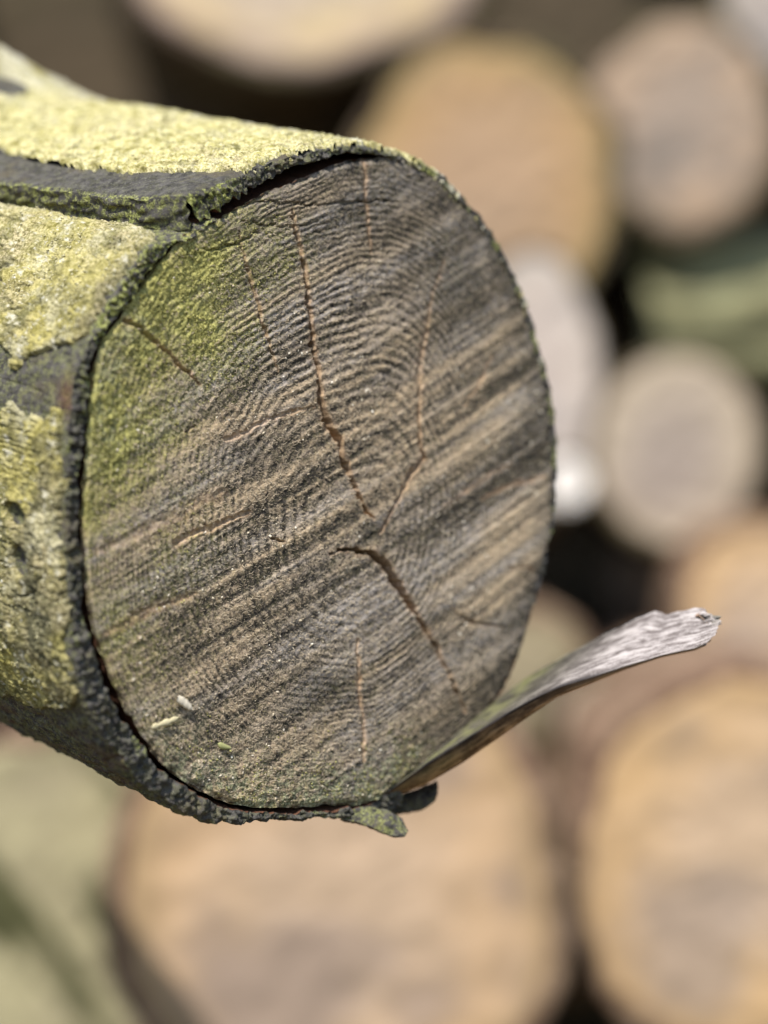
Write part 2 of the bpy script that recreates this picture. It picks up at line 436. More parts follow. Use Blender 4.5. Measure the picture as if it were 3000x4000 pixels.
# worn outer edge
h -= 1.5 * sst(2.2, 0.0, rimd) * (0.6 + 0.5 * vn(TH * 0.7, FR * 3, 0, 77))
raw *= 1 - sst(0.9, 1.0, algae) * 0.6
Vf = (u[..., None] * UU + v[..., None] * VV + h[..., None] * NN) / 1000
build("cut_face", Vf, grid_quads(NT_, NR_, True)[:, ::-1], m_face, log,
      {"ridge": ridge, "algae": algae, "stain": stain, "raw": raw, "warm": warm, "crust": np.clip(crust, 0, 1)})

# --- the wood under the bark
nth = 500
th = np.linspace(0, 360, nth, endpoint=False)
s = np.r_[0.4, 1.2, 2.5, 4, 6, 9, 13, 18, 25, 40, 60, 90, 130, 180, 240, 330, 400, 470]
TH, S = np.meshgrid(th, s, indexing='ij')
Rc = np.interp(TH, np.r_[np.linspace(0, 360, NT_, endpoint=False), 360], np.r_[Rw, Rw[0]])
RR = Rc - 0.15 - 0.8 * sst(0, 3, S) - 0.012 * np.clip(S, 0, 60) * 0 + flare(TH, S) + 0.5 * vn(TH * 1.2, S / 30, 0, 81) * sst(1, 5, S)
build("trunk_wood", pt(TH, RR, S), grid_quads(nth, len(s), True), m_core, log, {"green": 0 * RR, "red": 0 * RR + 0.5})

# --- bark shells: outer and inner skin joined by rough walls
def shell(name, th0, th1, nth, s, outer, inner, mat, nw=10, edge=None, front=None, attrs=None, wrough=0.5, wslope=0.0):
    """closed solid between two radius functions over theta x s, with a rough front wall and side walls"""
    th = np.linspace(th0, th1, nth)
    TH, S = np.meshgrid(th, s, indexing='ij')
    ro = outer(TH, S); ri = inner(TH, S)
    s0 = front(TH) if front is not None else 0 * TH
    w = np.exp(-np.maximum(S - s[0], 0) / 6.0)
    S2 = S + s0 * w
    if edge is not None:                                    # ragged side edge: shift theta near th1
        k = sst(th1 - 14, th1, TH)
        TH2 = TH + k * edge(S)
    else:
        TH2 = TH
    Vs = []; Q = []; base = 0; at = []
    def add(tt, rr, ss, kind, flip=False):
        nonlocal base
        Vs.append(pt(tt, rr, ss).reshape(-1, 3))
        q = grid_quads(*tt.shape)
        Q.append((q[:, ::-1] if flip else q) + base)
        base += tt.size
        at.append((tt.ravel(), rr.ravel(), ss.ravel(), np.full(tt.size, kind)))
    add(TH2, ro, S2, 0, True)
    add(TH2, ri, S2, 1)
    k = np.linspace(0, 1, nw)
    # front wall
    a = TH2[:, 0][:, None] + 0 * k; r_ = ro[:, 0][:, None] * (1 - k) + ri[:, 0][:, None] * k
    ss = S2[:, 0][:, None] + 0 * k
    bul = np.sin(np.pi * k)[None, :] ** 0.6
    ss = ss + bul * wrough * (fbm(a * 1.6, r_ / 1.2, 0.0, 91, 3) * 1.6 - 0.3)
    add(a, r_, ss, 2)
    for j, fl_ in ((0, False), (-1, True)):
        a = TH2[j][:, None] + 0 * k; r_ = ro[j][:, None] * (1 - k) + ri[j][:, None] * k; ss = S2[j][:, None] + 0 * k
        a = a + bul * wrough * 0.55 * (fbm(ss / 9, r_ / 0.8, 0.0, 95 + j, 3) * 2) * (1 if j else -1) + (k * wslope if j else 0)
        add(a, r_, ss, 3, not fl_)
    A, Rr, Ss, Kd = (np.concatenate([x[i] for x in at]) for i in range(4))
    return build(name, np.concatenate(Vs), np.concatenate(Q), mat, log, attrs(A, Rr, Ss, Kd) if attrs else None)

def s_axis(n, smax, pw=1.9, s0=0.0):
    return s0 + (smax - s0) * np.linspace(0, 1, n) ** pw

def outer_low(TH, S):
    r = ip(TH, LOW, False) + flare(TH, S)
    r = r + 0.7 * fbm(TH / 4, S / 9, 0.0, 101) + 0.35 * fbm(TH * 1.1, S / 3.5, 0.0, 102, 3)
    cr = vn(TH * 1.1, S / 26, 0, 103)                         # fine lengthwise checks
    r = r - 0.5 * np.exp(-(cr / 0.06) ** 2) * sst(-0.2, 0.3, vn(TH / 6, S / 20, 0, 104))
    r = r - 0.8 * sst(3, 0, S)
    low = sst(214, 224, TH)                                   # rugged underside
    r = r + low * (1.8 * fbm(TH / 2.2, S / 9, 0.0, 105, 5, 0.65) - 1.0 * np.exp(-(vn(TH / 2.0, S / 16, 0, 106) / 0.08) ** 2))
    # two pits where twigs fell off
    for (a, b, ra, rb) in PITS:
        r = r - 1.2 * np.exp(-(((TH - a) / ra) ** 2 + ((S - b) / rb) ** 2) ** 2)
    return r
PITS = [(188.3, 22.1, 1.6, 4.2), (195.4, 21.1, 2.2, 3.4)]
GAPT = [[121, 0.4], [133, 0.5], [140, 1.2], [150, 1.0], [165, 1.6], [180, 1.5], [200, 1.6], [210, 2.4], [222, 3.4], [230, 3.0], [236, 1.2], [242, 1.6], [250, 2.7], [258, 2.6], [266, 1.2], [275, 0.6], [283, 0.4]]
def inner_low(TH, S):
    r = np.interp(TH, np.linspace(0, 360, NT_, endpoint=False), Rw) + np.interp(TH, [a for a, _ in GAPT], [b for _, b in GAPT])
    r = r + 0.8 * fbm(TH * 0.9, S / 4, 0.0, 107, 3) + 1.1 * vn(TH / 4.5, S / 15, 0, 108) * sst(136, 146, TH)
    return np.minimum(r + flare(TH, S) - 0.9 * sst(4, 25, S), outer_low(TH, S) - 0.8)
def at_low(A, Rr, Ss, Kd):
    green = np.where(Kd == 2, 0.12 + 0.6 * sst(0.0, 0.4, fbm(A / 5, Rr / 6, 0.0, 111)), 0.30)
    green = np.where(A < 158, np.maximum(green, 1.0 * (Kd == 2) + 0.5), green)
    green = np.where(Kd == 1, 0, green)
    red = np.where(Kd == 1, 0.9, 0.0)
    red = np.maximum(red, 0.6 * (Kd == 0) * np.exp(-((A - 168) / 3.2) ** 2 - ((Ss - 2) / 4) ** 2))
    red = np.maximum(red, 0.35 * (Kd == 0) * sst(218, 226, A) * sst(0.0, 0.3, fbm(A / 3, Ss / 15, 0.0, 113)))
    return {"green": np.clip(green, 0, 1), "red": red}
front_low = lambda TH: 0.9 * fbm(TH / 3, 0 * TH, 0.0, 121) + 0.6 * vn(TH * 1.3, 0, 0, 122)
shell("bark", 124, 282, 760, s_axis(230, 330, 2.0), outer_low, inner_low, m_bark, 12, None, front_low, at_low, 1.5)

def outer_slab(TH, S):
    r = ip(TH, SLAB, False) + flare(TH, S)
    r = r + 0.35 * fbm(TH / 4, S / 14, 0.0, 131)
    cr = vn(S / 9 + TH * 0.35, TH / 9, 0, 132)                # slanting hairline checks
    r = r - 0.75 * np.exp(-(cr / 0.06) ** 2) * sst(-0.5, 0.1, vn(TH / 4, S / 20, 0, 133))
    r = r + 0.25 * fbm(TH * 1.2, S / 4, 0.0, 134, 3)
    r = r - 0.7 * sst(2.0, 0, S)
    # the free edge curls up a little, fibrous crest
    r = r + 1.8 * sst(114, 127, TH)
    return r + 0.9 * sst(124, 128, TH) * (0.4 + 0.8 * fbm(TH * 2, S / 8, 0.0, 135))
THK = [[76, 2.4], [86, 3.0], [95, 3.6], [105, 5.0], [113, 6.4], [122, 8.0], [130, 8.6]]
def inner_slab(TH, S):
    return ip(TH, SLAB, False) + flare(TH, S) - np.interp(TH, [a for a, _ in THK], [b for _, b in THK]) * (0.9 + 0.15 * vn(TH, S / 12, 0, 136)) + 0.3 * fbm(TH, S / 4, 0.0, 137)
def at_slab(A, Rr, Ss, Kd):
    A = A - np.interp(Ss, [0, 4, 18, 36, 68, 84, 330], [-1.0, 0, 1.7, 3.0, 3.5, 4.3, 5.5]) * sst(114, 128, A)
    green = np.select([Kd == 3, Kd == 2, Kd == 0], [0.62 + 0.5 * fbm(Ss / 12, Rr / 3, 0.0, 141), 0.25 + 0.9 * sst(112, 124, A), 0.08 + 0.8 * sst(126.9, 128.3, A)], 0.0)
    return {"green": np.clip(green, 0, 1), "red": np.where(Kd == 1, 1.0, 0.0)}
shell("bark_slab", 74, 128.3, 330, s_axis(240, 330, 1.8), outer_slab, inner_slab, m_bark, 12,
      lambda S: np.interp(S, [0, 4, 18, 36, 68, 84, 330], [-1.0, 0, 1.7, 3.0, 3.5, 4.3, 5.5]) + 0.7 * fbm(S / 18, S * 0, 0.0, 142) + 0.4 * vn(S / 5, 0, 0, 143), lambda TH: 0.9 * fbm(TH / 2.5, 0 * TH, 0.0, 144) + 0.5 * vn(TH * 1.2, 0, 0, 145), at_slab, 1.3, 2.4)

# thin rim of bark on the far side of the cut
def rim(name, a0, a1, n, lich):
    t0, t1 = a0, a1
    def out_(TH, S):
        tp = sst(0, 1.6, TH - t0) * sst(0, 1.6, t1 - TH)
        return ip(TH, WOOD) + 0.2 + tp * (1.3 + 0.9 * fbm(TH / 1.6, S / 4, 0.0, 151) + 0.6 * lich * np.abs(vn(TH / 1.2, S / 3, 0, 152)))
    inn = lambda TH, S: ip(TH, WOOD) - 0.6 - 0.5 * sst(0, 3, S)
    def at_(A, Rr, Ss, Kd):
        gk = lich * sst(-0.1, 0.35, fbm(A / 2.2, Ss / 6, 0.0, 153)) * (Kd != 1)
        return {"green": gk, "red": 0 * A, "dark": 0 * A}
    shell(name, a0, a1, n, s_axis(30, 60, 2.0), out_, inn, m_bark, 5, None, lambda TH: 0.7 * fbm(TH / 1.5, 0 * TH, 0.0, 154) + 0.3, at_, 0.4)
rim("rim_bark", -13.5, 75, 420, 1.0)
rim("rim_bark", -47, -15.0, 160, 0.2)

# --- outer crust of lichen-covered bark, three plates with ragged edges
def plate(name, poly, th0, th1, nth, s, base, thick, rag, attrs, edge_w=0.7):
    th = np.linspace(th0, th1, nth)
    TH, S = np.meshgrid(th, s, indexing='ij')
    X = TH * 1.75; Y = S
    pp = [(a * 1.75, b) for a, b in poly]
    sd = sdist(X, Y, pp)
    sd = sd + rag * (fbm(X / 6, Y / 6, 0.0, 161, 4, 0.65)) + 0.5 * rag * vn(X / 1.3, Y / 1.3, 0, 162)
    for (a, b, ra, rb) in PITS:
        dd = np.sqrt(((TH - a) / ra) ** 2 + ((S - b) / rb) ** 2) + 0.25 * fbm(X / 2.5, Y / 2.5, 0.0, 163)
        sd = np.minimum(sd, (dd - 1.0) * 3)
    k = sst(-0.15, edge_w, sd)
    crust = fbm(X / 3.2, Y / 3.2, 0.0, 164, 4, 0.65)
    cell = np.abs(fbm(X / 1.6, Y / 1.6, 0.0, 165, 2))
    crack = np.exp(-(vn(X / 5.5, Y / 7.5, 0, 166) / 0.05) ** 2) * sst(-0.1, 0.3, vn(X / 14, Y / 14, 0, 167))
    r = base(TH, S) + k * (thick + 0.85 * crust + 1.0 * cell - 1.0 * crack + 0.25 * vn(X / 0.9, Y / 0.9, 0, 168)) - (1 - k) * 1.6
    keep = sd > -1.0
    q = grid_quads(nth, len(s))[:, ::-1]
    q = q[keep.ravel()[q].all(1)]
    P = pt(TH, r, S).reshape(-1, 3)
    used = np.unique(q); mp = np.full(len(P), -1); mp[used] = np.arange(len(used))
    A = {kk: np.asarray(vv, np.float32).ravel()[used] for kk, vv in attrs(TH, S, sd, crack).items()}
    return build(name, P[used], mp[q], m_lichen, log, A)

PA = [(121.5,330),(121.5,150),(121.7,108),(124.6,86),(124.8,68),(123.4,54.5),(122.4,38),(118.5,23),(116.3,7.4),(113,1.2),(106,.4),(97,.3),(86,.3),(70,.3),(60,.3),(50,330)]
base_a = lambda TH, S: 1.8 * sst(114, 127, TH) + ip(np.clip(TH, 62.6, 130), SLAB, False) + flare(TH, S) - np.clip(74 - TH, 0, 30) * 0.12 - 0.6 * sst(2.0, 0, S)
def knot(TH, S):
    return np.exp(-(((TH - 97.5) / 4.0) ** 2 + ((S - 166) / 11) ** 2) ** 2)
pl_a = plate("lichen_crust", PA, 58, 124, 400, s_axis(250, 330, 1.7), lambda TH, S: base_a(TH, S) - 5 * knot(TH, S) + 6.5 * np.exp(-((TH - 95) / 10) ** 2 - ((S - 184) / 15) ** 2) + 1.2 * fbm(TH / 5, S / 22, 0.0, 174) * sst(20, 90, S), 1.0, 2.2,
      lambda TH, S, sd, cr: {"dark": np.clip(0.5 * cr + 0.7 * sst(0.5, -0.3, sd) + 0.55 * sst(0.1, 0.35, fbm(TH / 3, S / 20, 0.0, 171)) * sst(110, 116, TH) * sst(130, 160, S) + knot(TH, S) * 0.8, 0, 1),
                             "top": sst(0.0, 1.0, 0.9 + 0 * TH) * (1 - sst(130, 190, S)), "pale": sst(120, 190, S) * 0.8 * sst(-0.25, 0.2, fbm(TH / 4, S / 12, 0.0, 172)) + 0.9 * sst(0.12, 0.3, fbm(TH / 1.5, S / 5, 0.0, 173)) * (1 - sst(84, 95, TH))})
PB = [(136,330),(136,150),(134.9,80),(133.8,58),(134.3,45),(133.1,29),(132.9,14),(134.0,5),(136.5,1.2),(141.8,.4),(147.8,.7),(150.7,.9),(155.2,.9),(157.8,1.2),(159.6,5),(160.5,10.4),(161.8,15.7),(163.2,21.4),(165,24.8),(166.3,26.4),(165.9,31),(164.1,31),(162.5,38),(163,60),(164,120),(164,330)]
at_b = lambda TH, S, sd, cr: {"dark": np.clip(0.6 * cr + 0.5 * sst(0.4, -0.3, sd) + 0.45 * sst(0.1, 0.4, fbm(TH / 4, S / 9, 0.0, 174)), 0, 1), "top": 0.35 * sst(158, 138, TH), "pale": 0.9 * sst(0.42, 0.46, fbm(TH / 1.3, S / 2.4, 0.0, 175, 3)) + 0.4 * sst(0.1, 0.5, fbm(TH / 6, S / 9, 0.0, 176)) * sst(150, 160, TH)}
pl_b = plate("lichen_crust", PB, 125, 168, 300, s_axis(210, 300, 2.0), outer_low, 1.3, 1.3, at_b)
PC = [(173.2,330),(173.2,33),(171.2,27),(172.7,19),(171.4,16),(172.3,10),(170.1,6.4),(170.3,2.2),(173.2,1.2),(178.3,.9),(185.4,.6),(189,2.0),(192.3,1.2),(196.6,.6),(201.2,.6),(205,1.4),(208.1,.6),(212.6,1.5),(215.5,7.4),(218.8,27),(219.2,40),(219.7,54),(222,330)]
at_c = lambda TH, S, sd, cr: {"dark": np.clip(0.6 * cr + 0.5 * sst(0.4, -0.3, sd) + 0.75 * np.exp(-((TH - 203) / 5.5) ** 2 - ((S - 14) / 13) ** 2) + 0.6 * sst(0.05, 0.3, fbm(TH / 4, S / 8, 0.0, 177)) + 0.5 * sst(212, 220, TH), 0, 1), "top": 0 * TH, "pale": 0.4 * sst(0.05, 0.4, fbm(TH / 5, S / 9, 0.0, 178)) * sst(186, 176, TH) + 0.9 * sst(0.44, 0.48, fbm(TH / 1.3, S / 2.4, 0.0, 179, 3))}
pl_c = plate("lichen_crust", PC, 167, 225, 400, s_axis(190, 300, 2.0), outer_low, 1.3, 1.6, at_c)
def rim_base(TH, S):
    return ip(TH, WOOD) + 0.9
for (a0, a1, sm_) in [(60.5, 74.5, 9), (52.0, 57.5, 7), (43.5, 48.5, 6), (35.5, 39.5, 5), (24, 26, 4)]:
    o_ = plate("rim_lichen", [(a0, 0.2), (a1, 0.2), (a1, sm_), (a0, sm_)], a0 - 1.5, a1 + 1.5, 60, np.linspace(-1.2, sm_ + 2, 36), rim_base, 1.1, 1.2,
          lambda TH, S, sd, cr: {"dark": 0 * TH, "top": 0.5 + 0 * TH, "pale": sst(-0.15, 0.15, fbm(TH / 1.8, S / 4, 0.0, 201))})
pl_a["label"] = "bright yellow-green lichen crust on top of the log"
pl_b["label"] = "yellow-green lichen crust below the bark ledge"
pl_c["label"] = "pale olive lichen crust with two dark pits"

# --- the torn splinter at the lower right of the cut
def spline(P, n):
    P = np.array(P, float)
    d = np.r_[0, np.cumsum(np.linalg.norm(np.diff(P, axis=0), axis=1))]; d /= d[-1]
    x = np.linspace(0, 1, n)
    # smoothed piecewise linear
    out = np.stack([np.interp(x, d, P[:, k]) for k in range(3)], -1)
    ker = np.hanning(9); ker /= ker.sum()
    pad = np.concatenate([2 * out[:1] - out[4:0:-1], out, 2 * out[-1:] - out[-2:-6:-1]])
    return np.stack([np.convolve(pad[:, k], ker, 'valid') for k in range(3)], -1)
SA = [[0.0396,0.9524,0.2989],[0.0494,0.9465,0.3062],[0.0598,0.9406,0.3127],[0.0716,0.9346,0.3195],[0.0885,0.9287,0.328],[0.0917,0.9228,0.3267],[0.1,0.9168,0.329],[0.1068,0.9109,0.3295]]
SB = [[0.0001,0.9175,0.2686],[0.0135,0.9156,0.2789],[0.0254,0.9136,0.2865],[0.0372,0.9117,0.2941],[0.0475,0.9097,0.2999],[0.0547,0.9078,0.3036],[0.0767,0.9058,0.3108],[0.0883,0.9039,0.3145],[0.0984,0.9019,0.3168],[0.1052,0.9,0.3202]]
SB2 = [[0.0001,0.9235,0.2665],[0.0136,0.9216,0.2717],[0.0255,0.9196,0.2789],[0.0374,0.9177,0.2874],[0.0478,0.9157,0.295],[0.0551,0.9138,0.3002],[0.0772,0.9118,0.3094],[0.0889,0.9099,0.3135],[0.0991,0.9079,0.3158],[0.1059,0.906,0.3192]]
n = 320
a_, b_, b2_ = spline(SA, n), spline(SB, n), spline(SB2, n)
a2_ = a_ + np.array([0.0005, 0.003, -0.003]) * np.linspace(1, 0.25, n)[:, None]
kt, ke, kb = np.linspace(0, 1, 70), np.linspace(0, 1, 12)[1:], np.linspace(0, 1, 24)[1:]
L_ = np.linspace(0, 1, n)
top = a_[:, None] * (1 - kt[:, None]) + b_[:, None] * kt[:, None]
edg = b_[:, None] * (1 - ke[:, None]) + b2_[:, None] * ke[:, None]
bot = b2_[:, None] * (1 - kb[:, None]) + a2_[:, None] * kb[:, None]
bck = a2_[:, None] * (1 - ke[:-1, None]) + a_[:, None] * ke[:-1, None]
nt, ne, nb, nk = len(kt), len(ke), len(kb), len(ke) - 1
P = np.concatenate([top, edg, bot, bck], 1)
P = P - np.array([1.0, -0.25, 0.45]) * 0.0055 * (sst(0.93, 1.0, L_)[:, None] * np.concatenate([(2 * kt - 1) ** 4, 0.9 + 0 * ke, (2 * kb - 1) ** 4, 1 + 0 * ke[:-1]])[None])[..., None]
cross = np.concatenate([kt, 1 + ke * 0.2, 1.2 + kb, 2.2 + ke[:-1] * 0.1])
Lm, Cm = np.meshgrid(L_ * 130, cross * 26, indexing='ij')
fibr = 0.45 * vn(Cm / 0.55, Lm / 9, 0, 181) + 0.2 * vn(Cm / 2.6, Lm / 30, 0, 182) + 0.4 * vn(Cm / 0.4, Lm / 3, 0, 183) + 0.3 * fbm(Cm / 3, Lm / 5, 0.0, 186)
hump = np.concatenate([np.sin(np.pi * kt) * -0.6, 0 * ke, 0 * kb, 0 * ke[:-1]])
dz = np.zeros(P.shape)
sgn = np.concatenate([np.ones(nt), np.ones(ne) * 0.0, -np.ones(nb), -0.3 * np.ones(nk)])
dz[..., 2] = 0.00035 * fibr * sgn + 0.0012 * hump * sst(0, 0.3, L_)[:, None]
dz[..., 1] = -0.00060 * fibr * (1 - np.abs(sgn)) - 0.0003 * fibr * sgn
tipk = sst(0.90, 1.0, L_)[:, None]
dz[..., 0] += tipk * 0.0016 * (vn(Cm / 2.0, Lm * 0, 0, 184) + 0.5 * vn(Cm / 0.8, Lm * 0, 0, 185))
P = P + dz - P0 + np.array([0, 0, 0])
silver = sst(0.30, 0.72, L_)[:, None] * np.ones_like(Cm)
under = np.concatenate([np.zeros(nt), np.linspace(0.15, 0.9, ne), np.ones(nb), np.ones(nk) * 0.6])[None] * np.ones_like(Cm)
edark = np.concatenate([sst(0.86, 1.0, kt), sst(0.6, 0.0, ke), 0 * kb, 0 * ke[:-1]])[None] * (1 - sst(0.55, 0.85, L_))[:, None]
sm = NT("splinter_wood", 0.85, 0.2)
sf = sm.attr("fibre"); fn = sm.noise(1500, detail=2, rough=0.7); n3 = sm.noise(140, detail=3)
kk = sm.rng(sm.math('ADD', sf, sm.math('MULTIPLY', sm.math('SUBTRACT', fn, 0.5), 1.2)), -0.45, 0.6)
c1 = sm.mix(kk, (0.035, 0.032, 0.025), (0.17, 0.155, 0.12))
c2 = sm.mix(kk, (0.13, 0.11, 0.105), (0.47, 0.43, 0.42))
c = sm.mix(sm.attr("silver"), c1, c2)
c = sm.mix(sm.math('MULTIPLY', sm.attr("green"), sm.rng(n3, 0.4, 0.6)), c, (0.22, 0.225, 0.09))
c = sm.mix(sm.attr("edge"), c, (0.022, 0.020, 0.022))
c = sm.mix(sm.attr("under"), c, sm.mix(kk, (0.14, 0.07, 0.03), (0.56, 0.32, 0.14)))
sm.bump(fn, 0.0003, 0.8)
greens = (sst(0.0, 0.08, L_) * (1 - sst(0.18, 0.36, L_)) * 0.55)[:, None] * np.ones_like(Cm) + sst(0.965, 0.995, L_)[:, None] * sst(14, 4, Cm) * 0.45
Q = grid_quads(P.shape[1], n, True)  # wrap round the section
V_ = np.transpose(P, (1, 0, 2)).reshape(-1, 3)
tr = lambda x: np.transpose(np.broadcast_to(x, Cm.shape)).ravel()
# caps
nsec = P.shape[1]
capv = np.stack([P[0].mean(0), P[-1].mean(0)])
i0 = np.arange(nsec) * n
T = np.concatenate([np.stack([i0, np.roll(i0, -1), np.full(nsec, len(V_))], -1), np.stack([np.roll(i0, -1) + n - 1, i0 + n - 1, np.full(nsec, len(V_) + 1)], -1)])
add2 = lambda x, e: np.r_[tr(x), e]
sp = build("splinter", np.concatenate([V_, capv]), Q, sm.done(c), log,
      {"fibre": add2(fibr, [0, 0]), "silver": add2(silver, [0, 1]), "under": add2(under, [0, 0]), "edge": add2(edark, [0, 0]), "green": add2(greens, [0, 0])}, T=T)
sp["label"] = "long curved splinter torn up from the lower edge, silvery at its tip"

# --- small bark flakes hanging at the bottom, under the splinter
def flake(name, e1, e2, thick, seed, green):
    n = 60; m = 24
    A_, B_ = spline(e1, n), spline(e2, n)
    kk = np.linspace(0, 1, m)
    top = A_[:, None] * (1 - kk[:, None]) + B_[:, None] * kk[:, None]
    nr = np.array([0.35, -0.75, 0.55])
    X, Y = np.meshgrid(np.linspace(0, 9, n), kk * 5, indexing='ij')
    d = fbm(X, Y, 0.0, seed, 4, 0.65) * 0.0011 + 0.0016 * np.sin(np.pi * kk)[None]
    lip = np.minimum(np.minimum(sst(0, 0.12, kk), sst(1, 0.88, kk))[None], np.minimum(sst(0, .05, np.linspace(0, 1, n)), sst(1, .9, np.linspace(0, 1, n)))[:, None])
    up = top + d[..., None] * nr
    dn = top + (d - thick * (0.15 + 0.85 * lip))[..., None] * nr
    V_ = np.concatenate([up.reshape(-1, 3), dn.reshape(-1, 3)]) - P0
    q = grid_quads(n, m)
    o_ = n * m
    ring = np.concatenate([np.arange(m), np.arange(1, n) * m + m - 1, (n - 1) * m + np.arange(m - 2, -1, -1), np.arange(n - 2, 0, -1) * m])
    wall = np.stack([ring, np.roll(ring, -1), np.roll(ring, -1) + o_, ring + o_], -1)
    return build(name, V_, np.concatenate([q, q[:, ::-1] + o_, wall]), m_bark, log, {"green": np.full(2 * o_, green), "red": np.r_[np.zeros(o_), np.full(o_, 0.3)]})
flake("bark_flake", [[-0.0111,0.9140,0.2660],[-0.0044,0.9140,0.2657],[0.0016,0.9140,0.2642],[0.0060,0.9140,0.2615],[0.0075,0.9140,0.2575]],
      [[-0.0139,0.9070,0.2620],[-0.0080,0.9070,0.2610],[-0.0021,0.9070,0.2586],[0.0027,0.9070,0.2567],[0.0066,0.9070,0.2564]], 0.0026, 191, 0.5)
flake("bark_flake", [[-0.0022,0.9350,0.2650],[0.0046,0.9350,0.2672],[0.0115,0.9350,0.2693],[0.0174,0.9350,0.2717]],
      [[0.0016,0.9290,0.2611],[0.0076,0.9290,0.2623],[0.0134,0.9290,0.2632],[0.0170,0.9290,0.2660]], 0.004, 193, 0.15)

# --- loose fibres standing off the sawn surface, and pale sawdust specks
rs = np.random.RandomState(4)
ridge_tint = np.clip(ridge * 0.85 - 0.55 * np.clip(stain, 0, 1) - 0.03, 0, 0.8).ravel()
def slivers(name, N, lmin, lmax, wd, lift, mat, pick, dirn=None):
    ii = rs.choice(NT_ * NR_, N, p=pick / pick.sum())
    base = Vf.reshape(-1, 3)[ii]
    ang = R(25) + rs.normal(0, 0.9, N) if dirn is None else rs.uniform(0, 6.28, N)
    el = np.radians(rs.uniform(*lift, N))
    dv = (np.cos(ang)[:, None] * UU + np.sin(ang)[:, None] * VV) * np.cos(el)[:, None] + NN * np.sin(el)[:, None]
    sd_ = np.cross(dv, NN); sd_ /= np.linalg.norm(sd_, axis=1)[:, None]
    upv = np.cross(sd_, dv)
    ln = rs.uniform(lmin, lmax, N)[:, None] / 1000; w = (rs.uniform(0.6, 1.3, N)[:, None] * wd) / 1000
    b0 = base - dv * ln * 0.25
    bend = NN * ln * rs.uniform(-0.2, 0.25, N)[:, None]
    mid_ = base + dv * ln * 0.35 + bend
    tip = base + dv * ln * 0.75 + bend * 0.3
    V_ = np.stack([b0 - sd_ * w * .5, b0 + sd_ * w * .5, mid_ - sd_ * w * .6, mid_ + sd_ * w * .6, mid_ + upv * w * .7, tip], 1)
    T0 = np.array([[0, 1, 4], [0, 4, 2], [1, 3, 4], [2, 4, 5], [4, 3, 5], [2, 5, 3], [0, 2, 3], [0, 3, 1]])
    T = (np.arange(N)[:, None, None] * 6 + T0[None]).reshape(-1, 3)
    o_ = build(name, V_.reshape(-1, 3), None, mat, log, {"tint": np.repeat(np.clip(rs.rand(N) * (0.35 if dirn is None else 1) + (0 if dirn is not None else ridge_tint[ii]), 0, 1), 6)}, False, T)
    o_["kind"] = "stuff"
    return o_
fm = NT("fibre_wood", 0.8, 0.2)
m_fib = fm.done(fm.mix(fm.attr("tint"), (0.09, 0.075, 0.055), (0.60, 0.50, 0.36)))
wm = NT("sawdust_wood", 0.8, 0.2)
m_dust = wm.done(wm.mix(wm.attr("tint"), (0.50, 0.42, 0.29), (0.80, 0.75, 0.64)))
area = (RR_ := (Rw[:, None] * fr)).ravel() + 0.5
ok = (FR_ := np.broadcast_to(fr, (NT_, NR_)).ravel()) < 0.985
nogreen = np.clip(1.1 - algae.ravel(), 0.12, 1) * np.clip(1 - 1.6 * raw.ravel(), 0.04, 1)
slivers("loose_fibres", 34000, 0.6, 1.7, 0.18, (3, 40), m_fib, area * ok * nogreen)
slivers("sawdust", 380, 0.5, 1.4, 0.5, (0, 20), m_dust, area * ok * sst(-105, 60, -v.ravel() + 0.2 * u.ravel()) * sst(-0.1, 0.4, fbm(u / 18, v / 18, 0.0, 231)).ravel(), 1)

# --- crumbly grains of algae and lichen
def grains(name, P, Nrm, smin, smax, mat, parent):
    N = len(P)
    sz = (smin + (smax - smin) * rs.rand(N) ** 2)[:, None, None] / 1000
    O = np.array([[1, 0, 0], [-1, 0, 0], [0, 1, 0], [0, -1, 0], [0, 0, 1], [0, 0, -1]], float)
    V_ = (O[None] * (0.7 + 0.6 * rs.rand(N, 6, 1)) + 0.35 * rs.normal(0, 1, (N, 6, 3))) * sz + P[:, None] + Nrm[:, None] * sz * 0.4
    T0 = np.array([[0, 2, 4], [2, 1, 4], [1, 3, 4], [3, 0, 4], [2, 0, 5], [1, 2, 5], [3, 1, 5], [0, 3, 5]])
    T = (np.arange(N)[:, None, None] * 6 + T0[None]).reshape(-1, 3)
    o_ = build(name, V_.reshape(-1, 3), None, mat, parent, {"tint": np.repeat(rs.rand(N), 6)}, True, T)
    o_["kind"] = "stuff"
am_ = NT("algae_grain", 0.95, 0.1)
m_alg = am_.done(am_.mix(am_.attr("tint"), (0.12, 0.115, 0.035), (0.52, 0.49, 0.19)))
lg_ = NT("lichen_grain", 0.95, 0.1)
m_lig = lg_.done(lg_.mix(lg_.attr("tint"), (0.24, 0.22, 0.09), (0.64, 0.60, 0.40)))
wgt = area * ok * (np.clip(algae.ravel() - 0.22, 0, 1) ** 1.3 + 0.25 * np.clip(crust.ravel(), 0, 1)) * sst(-0.2, 0.25, fbm(u / 4, v / 4, 0.0, 211)).ravel()
ii = rs.choice(NT_ * NR_, 6500, p=wgt / wgt.sum())
grains("algae_grains", Vf.reshape(-1, 3)[ii], np.repeat(NN[None], len(ii), 0), 0.12, 0.34, m_alg, log)
